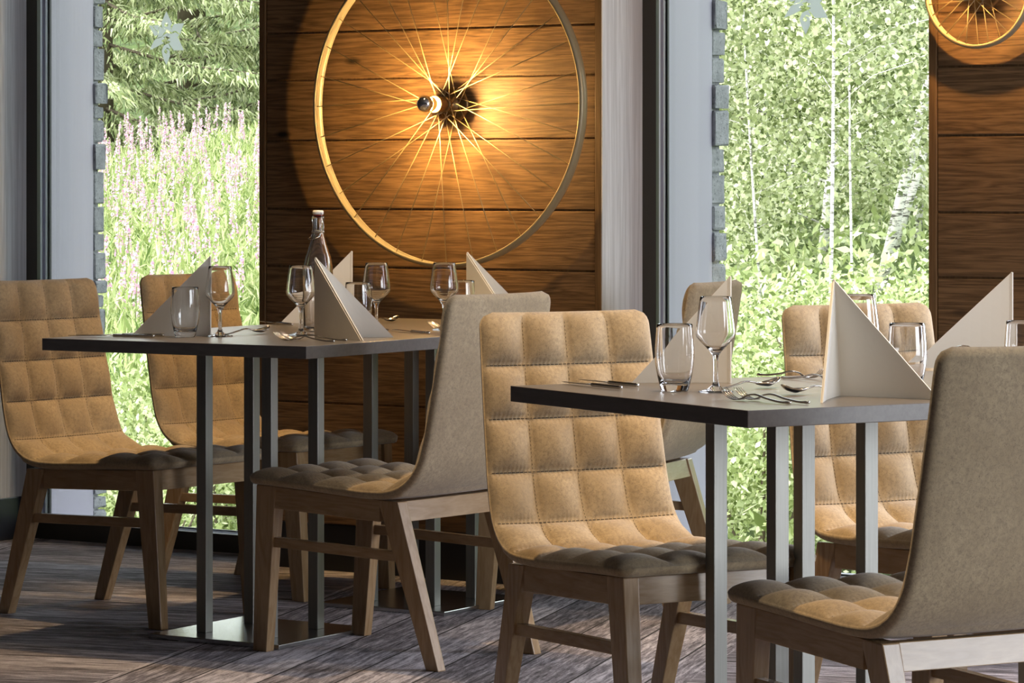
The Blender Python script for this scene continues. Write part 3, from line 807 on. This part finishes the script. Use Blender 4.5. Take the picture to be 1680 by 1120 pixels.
# ------------------------------------------------------------------ wheel lamps
def wheel_lamp(x, z, rad, label, hw, nsp=32, k=1.0, bulb_mat=None):
    t = empty('wheel_lamp', (x, WY, z), 0, label, 'wall lamp', 'bicycle wheel wall lamps')
    RX = Matrix.Rotation(R(90), 4, 'X')          # lathe axis z -> -y, towards the room
    off = 0.042
    bm = bmesh.new(); lathe(bm, [(0, 0.0), (.046, 0.0), (.050, .004), (.050, .010), (.040, .014), (.014, .016), (.014, .024), (0, .024)], 40, RX)
    obj('wall_rosette', bm, M['hub'], t, True)
    A = Matrix.Translation((0, -off, 0)) @ RX
    r0 = rad; th = .011 * max(k, .75)
    prof = [(r0 - th, -hw), (r0 - th - .0022, -hw + .0012), (r0 - th, -hw + .0034), (r0 - th + .003, -hw + .005), (r0 - th + .003, hw - .005), (r0 - th, hw - .0034), (r0 - th - .0022, hw - .0012), (r0 - th, hw),
            (r0 - th * .45, hw * .93), (r0 - th * .12, hw * .62), (r0, 0), (r0 - th * .12, -hw * .62), (r0 - th * .45, -hw * .93)]
    bm = bmesh.new(); lathe(bm, prof, 144, A, close=True); bmesh.ops.recalc_face_normals(bm, faces=bm.faces); obj('rim', bm, M['gold'], t, True)
    fz = .016; fr = .029 * max(k, .8)
    bm = bmesh.new()
    lathe(bm, [(.010, -fz - .003), (fr * .85, -fz - .0025), (fr, -fz - .001), (fr, -fz + .001), (.016, -fz + .004), (.014, 0), (.014, fz - .004), (fr * .8, fz - .001), (fr * .8, fz + .001), (.010, fz + .003)], 40, A)
    obj('hub', bm, M['hub'], t, True)
    for i in range(nsp):
        side = -1 if i % 2 else 1
        a_r = 2 * PI * i / nsp; cr = 1 if (i // 2) % 2 else -1
        a_h = a_r + cr * R(62)
        f = fr * (.93 if side < 0 else .75)
        p0 = Vector((f * math.cos(a_h), f * math.sin(a_h), side * fz)); p1 = Vector(((r0 - th + .002) * math.cos(a_r), (r0 - th + .002) * math.sin(a_r), side * .003))
        bm = bmesh.new(); tube(bm, [A @ p0, A @ p1], .00125, 6); obj('spoke', bm, M['goldspoke'], t, True)
    s0 = off + fz + .003
    bm = bmesh.new(); lathe(bm, [(0, s0 + .0005), (.019, s0 + .001), (.0225, s0 + .005), (.0245, s0 + .042), (.0230, s0 + .045), (.0185, s0 + .043), (0, s0 + .041)], 40, RX)
    obj('socket', bm, M['hub'], t, True)
    bc = .152; br = .0238; g0 = s0 + .0455
    bm = bmesh.new(); lathe(bm, [(.0140, g0 - .002), (.0158, g0), (.0175, g0 + .004), (.0190, g0 + .008), (.0200, g0 + .011)], 40, RX)
    bl = obj('bulb', bm, bulb_mat or M['bulb'], t, True); bl['label'] = 'glowing glass neck of the bulb'
    bm = bmesh.new(); lathe(bm, [(.0201, g0 + .0112), (.0212, bc - br * math.cos(PI * .36) - .0012)], 40, RX)
    ag = obj('bulb_glass', bm, M['amber'], t, True); ag['label'] = 'amber tinted glass of the bulb'
    prof = [(br * .84, bc - br * math.cos(PI * .36) + .0004)] + [(br * 1.003 * math.sin(a), bc - br * math.cos(a)) for a in np.linspace(PI * .36, PI, 18)]
    prof[-1] = (0, bc + br)
    bm = bmesh.new(); lathe(bm, prof, 40, RX); cc = obj('silver_crown', bm, M['chrome'], t, True); cc['label'] = 'mirrored silver cap of the bulb'
    return t
wheel_lamp(-5.377, 1.357, 0.465, 'huge golden bicycle wheel lamp with silvered bulb on the dark wood panel', .018)
wheel_lamp(-3.724, 1.630, 0.150, 'small golden wheel lamp cut off at the top right corner on wood cladding', .013, 28, 0.75, mat_emit('small lit bulb glass', (1.0, 0.56, 0.17), 1500.0))

# ------------------------------------------------------------------ hillside, meadow and trees outside
rng = np.random.default_rng(7)
def tz(x, y):
    x = np.asarray(x, float); y = np.asarray(y, float)
    z = np.interp(y, [8, 13, 16, 36, 45, 60, 95], [-1.0, -1.0, -0.9, 0.75, 1.4, 5.0, 17.0])
    return z + 0.12 * np.sin(x * 0.7 + y * 0.4) + 0.08 * np.sin(x * 1.9 - y * 1.1)
def polar(phi, d):      # bearing from the room, in degrees left of straight out
    return -math.sin(R(phi)) * d, math.cos(R(phi)) * d
def quads(name, P, U, V, mat, parent=None, shape='leaf'):
    n = len(P); co = np.empty((n, 4, 3))
    if shape == 'leaf':
        co[:, 0] = P - U; co[:, 1] = P + V + U * 0.1; co[:, 2] = P + U; co[:, 3] = P - V + U * 0.1
    else:
        co[:, 0] = P - V; co[:, 1] = P + V; co[:, 2] = P + U * 2 + V * 0.2; co[:, 3] = P + U * 2 - V * 0.2
    me = bpy.data.meshes.new(name); me.vertices.add(n * 4); me.vertices.foreach_set('co', co.reshape(-1))
    me.loops.add(n * 4); me.loops.foreach_set('vertex_index', np.arange(n * 4, dtype=np.int32))
    me.polygons.add(n); me.polygons.foreach_set('loop_start', np.arange(0, n * 4, 4, dtype=np.int32))
    me.polygons.foreach_set('loop_total', np.full(n, 4, dtype=np.int32)); me.update(); me.validate()
    me.materials.append(mat); o = bpy.data.objects.new(name, me); COL.objects.link(o)
    if parent: o.parent = parent
    return o
def rdir(n):
    v = rng.normal(size=(n, 3)); return v / np.linalg.norm(v, axis=1)[:, None]
def leafset(P, size, up=0.4, asp=0.6):
    n = len(P); U = rdir(n); U[:, 2] += up * rng.random(n); U /= np.linalg.norm(U, axis=1)[:, None]
    Q = rdir(n); V = np.cross(U, Q); V /= np.linalg.norm(V, axis=1)[:, None]
    s = size * (0.6 + 0.8 * rng.random(n))[:, None]
    return U * s, V * s * asp
M['ground'] = NT('grassy hillside', Roughness=0.95); _t = M['ground']; _v = _t.coords()
_n = _t.noise(_v, 2.2, 8, 0.7); _n2 = _t.noise(_v, 14, 6, 0.8)
_t.color(_t.ramp(_t.math('ADD', _t.math('MULTIPLY', _n, 0.6), _t.math('MULTIPLY', _n2, 0.4)), [(0.35, (0.05, 0.09, 0.015)), (0.55, (0.22, 0.32, 0.08)), (0.72, (0.42, 0.50, 0.18))]))
_t.bump(_n2, 1.0, 0.2); M['ground'] = _t.m
M['meadow'] = mat_leaf('meadow leaves', [(0.09, 0.16, 0.03), (0.33, 0.41, 0.13), (0.52, 0.58, 0.26), (0.74, 0.76, 0.46)], 0.35)
M['birchleaf'] = mat_leaf('birch leaves', [(0.07, 0.10, 0.025), (0.30, 0.35, 0.15), (0.50, 0.54, 0.30), (0.80, 0.80, 0.60)], 0.35, 0.45)
M['bushleaf'] = mat_leaf('shrub leaves', [(0.12, 0.17, 0.04), (0.36, 0.43, 0.16), (0.55, 0.62, 0.30), (0.80, 0.82, 0.56)], 0.35, 0.45)
M['needle'] = mat_leaf('spruce needles', [(0.08, 0.12, 0.04), (0.32, 0.38, 0.15), (0.52, 0.56, 0.30), (0.72, 0.74, 0.48)], 0.2, 0.5)
M['blossom'] = mat_leaf('fireweed blossom', [(0.60, 0.32, 0.48), (0.78, 0.52, 0.66), (0.90, 0.76, 0.82)], 0.4)
M['bark'] = mat_plain('brown bark', (0.13, 0.10, 0.07), 0.9)
_t = NT('birch bark', Roughness=0.7); _n = _t.noise(_t.coords('Object', (3, 3, 14)), 3, 4, 0.7)
_t.color(_t.ramp(_n, [(0.40, (0.10, 0.09, 0.08)), (0.50, (0.80, 0.77, 0.72))])); M['birchbark'] = _t.m

gx = np.linspace(-75, 45, 121); gy = np.concatenate([np.linspace(8.45, 50, 84), np.linspace(51, 95, 30)])
bm = bmesh.new(); grid = [[bm.verts.new((x, y, float(tz(x, y)))) for x in gx] for y in gy]
for i in range(len(gy) - 1):
    for j in range(len(gx) - 1): bm.faces.new([grid[i][j], grid[i][j + 1], grid[i + 1][j + 1], grid[i + 1][j]])
struct('hillside_ground', bm, M['ground'], None, True)

def region(n, p0, p1, d0, d1):
    ph = np.radians(rng.uniform(p0, p1, n)); d = np.sqrt(rng.uniform(d0 ** 2, d1 ** 2, n))
    return -np.sin(ph) * d, np.cos(ph) * d
# meadow greenery (uncountable)
n = 150000; x, y = region(n, 33.5, 46, 19, 52); hh = rng.random(n) ** 0.8 * (0.75 + 0.25 * np.sin(x * 2.3) * np.sin(y * 1.7))
P = np.stack([x, y, tz(x, y) + hh], 1)
U = np.stack([rng.normal(0, .35, n), rng.normal(0, .35, n), np.abs(rng.normal(0.8, .35, n))], 1); U /= np.linalg.norm(U, axis=1)[:, None]
V = np.cross(U, rdir(n)); V /= np.linalg.norm(V, axis=1)[:, None]; s_ = (0.04 + 0.05 * rng.random(n))[:, None]
o = quads('meadow_grass', P, U * s_, V * s_ * 0.16, M['meadow']); prop(o, 'tall bright green meadow grass and leafy stems on the hillside outside the left window', 'grass', None, 'stuff')
n = 60000; x, y = region(n, 14, 34, 16, 60)
P = np.stack([x, y, tz(x, y) + rng.random(n) ** 1.5 * 0.6], 1); U, V = leafset(P, 0.06, 0.8, 0.4)
o = quads('hillside_undergrowth', P, U, V, M['bushleaf']); prop(o, 'low green undergrowth on the slope beneath the birch trees', 'undergrowth', None, 'stuff')

# fireweed plants
fw = []
for v in range(4):
    t = empty('fireweed', (0, 0, 0)); H = 1.0 + 0.12 * v
    bm = bmesh.new(); tube(bm, [(0, 0, 0), (.01 * v, .01, H * .5), (.02, .0, H)], [.006, .005, .002], 5); obj('stem', bm, mat_plain('stem', (0.25, 0.33, 0.10), 0.8) if v == 0 else bpy.data.materials['stem'], t)
    n = 70; zz = rng.uniform(.15, .68, n) * H; a = rng.uniform(0, 2 * PI, n)
    P = np.stack([np.cos(a) * .05, np.sin(a) * .05, zz], 1); U = np.stack([np.cos(a) * .055, np.sin(a) * .055, np.full(n, .03)], 1); V = np.stack([-np.sin(a), np.cos(a), np.zeros(n)], 1) * .010
    quads('leaf_cluster', P, U, V, M['meadow'], t)
    n = 75; f = rng.random(n); zz = (.68 + .32 * f) * H; a = rng.uniform(0, 2 * PI, n); rr = .034 * (1 - f * .85)
    P = np.stack([np.cos(a) * rr, np.sin(a) * rr, zz], 1); U, V = leafset(P, .013, .3, .8); quads('flower_spike', P, U, V, M['blossom'], t)
    fw.append(t)
spots = []
while len(spots) < 290:
    x, y = region(1, *((36.6, 41.2) if len(spots) < 230 else (34.0, 45.0)), 24, 47); spots.append((float(x[0]), float(y[0])))
for i, (x, y) in enumerate(spots):
    t = fw[i] if i < 4 else copy_tree(fw[i % 4])
    prop(t, 'pink flowering fireweed plant standing in the meadow outside the left window', 'wildflower', 'fireweed in the meadow')
    t.location = (x, y, float(tz(x, y)) + rng.uniform(0, .15)); t.rotation_euler = (R(rng.uniform(-6, 6)), R(rng.uniform(-6, 6)), rng.uniform(0, 6.28))

def trunk(bm, base, top, r0, r1, bend=0.2, n=8):
    base = Vector(base); top = Vector(top); pts = []; off = Vector((rng.normal(), rng.normal(), 0)) * bend
    for i in range(n + 1):
        u = i / n; pts.append(base.lerp(top, u) + off * math.sin(PI * u) * 0.5)
    tube(bm, pts, [r0 + (r1 - r0) * i / n for i in range(n + 1)], 10); return pts
def bush(phi, d, rx, h, n, size, label):
    x, y = polar(phi, d); z = float(tz(x, y)); t = empty('shrub', (x, y, z), 0, label, 'shrub', 'shrubs outside the windows')
    bm = bmesh.new()
    for k in range(6):
        a = k * 1.05; tube(bm, [(0, 0, -.05), (math.cos(a) * rx * .3, math.sin(a) * rx * .3, h * .4), (math.cos(a) * rx * .6, math.sin(a) * rx * .6, h * .8)], [.02, .012, .004], 5)
    obj('branches', bm, M['bark'], t)
    nc = 60; cc = rdir(nc) * (rng.random(nc) ** .4)[:, None] * np.array([rx, rx, h * .5]) + np.array([0, 0, h * .5])
    P = cc[rng.integers(0, nc, n)] + rng.normal(0, .11 * rx + .03, (n, 3)); P[:, 2] = np.maximum(P[:, 2], 0.02)
    U, V = leafset(P, size, .3); quads('foliage', P, U, V, M['bushleaf'], t); return t
for phi, d, rx, h, n, sz, lab in [
        (39.6, 16.5, .55, .80, 9000, .018, 'leafy green shrub low outside the left window, left of the steel posts'),
        (38.1, 17.5, .60, .95, 9000, .018, 'leafy green shrub low outside the left window, right below the table'),
        (40.9, 18.5, .65, 1.0, 8000, .018, 'leafy green shrub at the stone edge of the left window'),
        (36.8, 19.0, .70, 1.1, 8000, .018, 'leafy green shrub hidden behind the dark wood panel edge'),
        (39.2, 20.0, .70, .95, 8000, .020, 'leafy green shrub at the foot of the fireweed meadow'),
        (28.9, 17.0, .80, 1.3, 14000, .018, 'leafy green shrub outside the right window beside the stone edge'),
        (27.3, 18.0, .80, 1.5, 14000, .018, 'leafy green shrub outside the right window behind the wine glass'),
        (25.9, 19.0, .80, 1.4, 12000, .018, 'leafy green shrub outside the right window at the wood cladding edge'),
        (30.8, 19.0, .90, 1.5, 10000, .020, 'leafy green shrub behind the pale window reveal')]:
    bush(phi, d, rx, h, n, sz, lab)

def birch(phi, d, h, lean, n, label, r=.06, low=0.15, leaf=.026, spread=1.0, dark=0):
    x, y = polar(phi, d); z = float(tz(x, y)); t = empty('birch_tree', (x, y, z), 0, label, 'tree', 'birch trees on the slope')
    bm = bmesh.new(); pts = trunk(bm, (0, 0, -.1), (lean[0], lean[1], h), r, r * .3, .15)
    cl = []
    nb = 34
    for k in range(nb):
        u = low + (0.97 - low) * k / nb; i = int(u * (len(pts) - 1)); p = pts[i].lerp(pts[min(i + 1, len(pts) - 1)], u * (len(pts) - 1) - i)
        a = rng.uniform(0, 6.28); L = spread * (1.3 * (1 - u) + .35); e = p + Vector((math.cos(a) * L, math.sin(a) * L, L * .35))
        mid = p.lerp(e, .5) + Vector((0, 0, .08)); tube(bm, [p, mid, e], [r * .22, r * .14, .004], 5)
        for q in np.linspace(.25, 1.1, 7): cl.append(p.lerp(e, q) + Vector((0, 0, -.12 * q)))
    obj('trunk', bm, M['birchbark'], t, True)
    C_ = np.array([tuple(c) for c in cl]); P = C_[rng.integers(0, len(C_), n)] + rng.normal(0, 1, (n, 3)) * np.array([.17, .17, .22])
    U, V = leafset(P, leaf, .2, .75); quads('foliage', P, U, V, M['birchleaf'], t); return t
for k, (phi, d, h, lx, ly, n, r, low, sp, lab) in enumerate([
        (27.75, 27.0, 6.5, -.1, .1, 9000, .017, .30, .8, 'thin white birch trunk rising upright in the centre of the right window'),
        (27.35, 28.5, 6.0, .1, 0, 9000, .012, .25, .8, 'thinner white birch sapling just right of the central birch'),
        (26.95, 31.0, 8.0, 2.6, .3, 9000, .055, .50, 1.0, 'leaning white birch trunk at the upper right of the right window'),
        (26.75, 33.0, 8.0, 2.4, .5, 9000, .045, .50, 1.0, 'second leaning birch beside the other slanted trunk'),
        (28.9, 30.0, 7.0, -.3, 0, 30000, .014, .08, 1.1, 'bushy birch at the left side of the right window'),
        (27.9, 33.0, 7.5, .2, 0, 30000, .05, .06, 1.2, 'dense pale green birch behind the central birch trunks'),
        (26.3, 36.0, 7.0, .3, 0, 20000, .05, .20, 1.1, 'birch at the right border of the right window'),
        (29.9, 34.0, 8.0, 0, 0, 24000, .06, .05, 1.3, 'birch behind the stone edge of the right window'),
        (28.4, 38.0, 9.0, 0, 0, 30000, .06, .04, 1.4, 'tall background birch filling the upper right window'),
        (27.0, 41.0, 9.0, 0, 0, 24000, .06, .08, 1.4, 'distant birch crown above the sunlit clearing'),
        (31.5, 36.0, 9.0, 0, 0, 20000, .06, .05, 1.5, 'birch hidden behind the pale reveal of the right window'),
        (24.6, 35.0, 9.0, 0, 0, 18000, .06, .05, 1.5, 'birch hidden behind the right wood cladding')]):
    birch(phi, d, h, (lx, ly), n, lab, r, low, .026, sp)

def spruce(phi, d, h, reach, nb, label, zmax=7.0):
    x, y = polar(phi, d); z = float(tz(x, y)) - .3; t = empty('spruce_tree', (x, y, z), 0, label, 'tree', 'spruces above the meadow')
    bm = bmesh.new(); tube(bm, [(0, 0, 0), (0, 0, h * .5), (0, 0, h)], [.28, .18, .02], 12)
    PP, UU, VV = [], [], []
    for k in range(nb):
        u = (k / nb) ** 1.25; zb = .5 + u * (h - 1); Lb = reach * (1 - u * .95) * rng.uniform(.8, 1.1); a = k * 2.39996
        D = np.array([math.cos(a), math.sin(a), 0.0]); nn = max(int(26 * Lb / reach * (1.0 if zb < zmax else .3)), 4)
        droop = .22 * Lb
        tube(bm, [(0, 0, zb), tuple(D * Lb * .5 + np.array([0, 0, zb - droop * .6])), tuple(D * Lb + np.array([0, 0, zb - droop * .85]))], [.035, .02, .006], 5)
        for q in np.linspace(.12, 1.0, nn):
            c0 = D * Lb * q + np.array([0, 0, zb - droop * (1.2 * q - .35 * q * q)])
            for sd in (-1, 1):
                S_ = np.array([-D[1], D[0], 0]) * sd; lt = .62 * (1.1 - q * .75) * rng.uniform(.7, 1.2)
                m = 16 if zb < zmax else 5
                w = rng.random(m); base = c0 + np.outer(w, (S_ * .9 + D * .35) * lt) - np.outer(w ** 1.5, [0, 0, .55 * lt]) + rng.normal(0, .02, (m, 3))
                PP.append(base); uu = S_ * .5 + D * .4 + rng.normal(0, .30, (m, 3)); uu[:, 2] -= .75
                uu /= np.linalg.norm(uu, axis=1)[:, None]; vv = np.cross(uu, rdir(m)); vv /= np.linalg.norm(vv, axis=1)[:, None]
                UU.append(uu * .070); VV.append(vv * .017)
    obj('trunk', bm, M['bark'], t, True)
    quads('foliage', np.concatenate(PP), np.concatenate(UU), np.concatenate(VV), M['needle'], t, 'blade'); return t
for phi, d, h, rc, nb, lab in [
        (40.2, 51.0, 15, 3.4, 95, 'dark spruce with drooping branches at the upper left window'),
        (37.0, 53.5, 15, 3.4, 95, 'spruce with pale sunlit branches at the upper right of the left window'),
        (38.6, 57.0, 16, 3.4, 80, 'spruce standing between and behind the two front spruces'),
        (43.2, 53.0, 15, 3.4, 70, 'spruce hidden beyond the left window frame'),
        (34.0, 55.0, 15, 3.4, 70, 'spruce behind the dark wood panel'),
        (30.2, 50.0, 15, 3.4, 70, 'spruce in the background behind the birches, left'),
        (27.0, 54.0, 15, 3.4, 70, 'spruce in the background behind the birches, right'),
        (24.0, 52.0, 15, 3.4, 60, 'spruce in the background behind the right cladding')]:
    spruce(phi, d, h, rc, nb, lab)
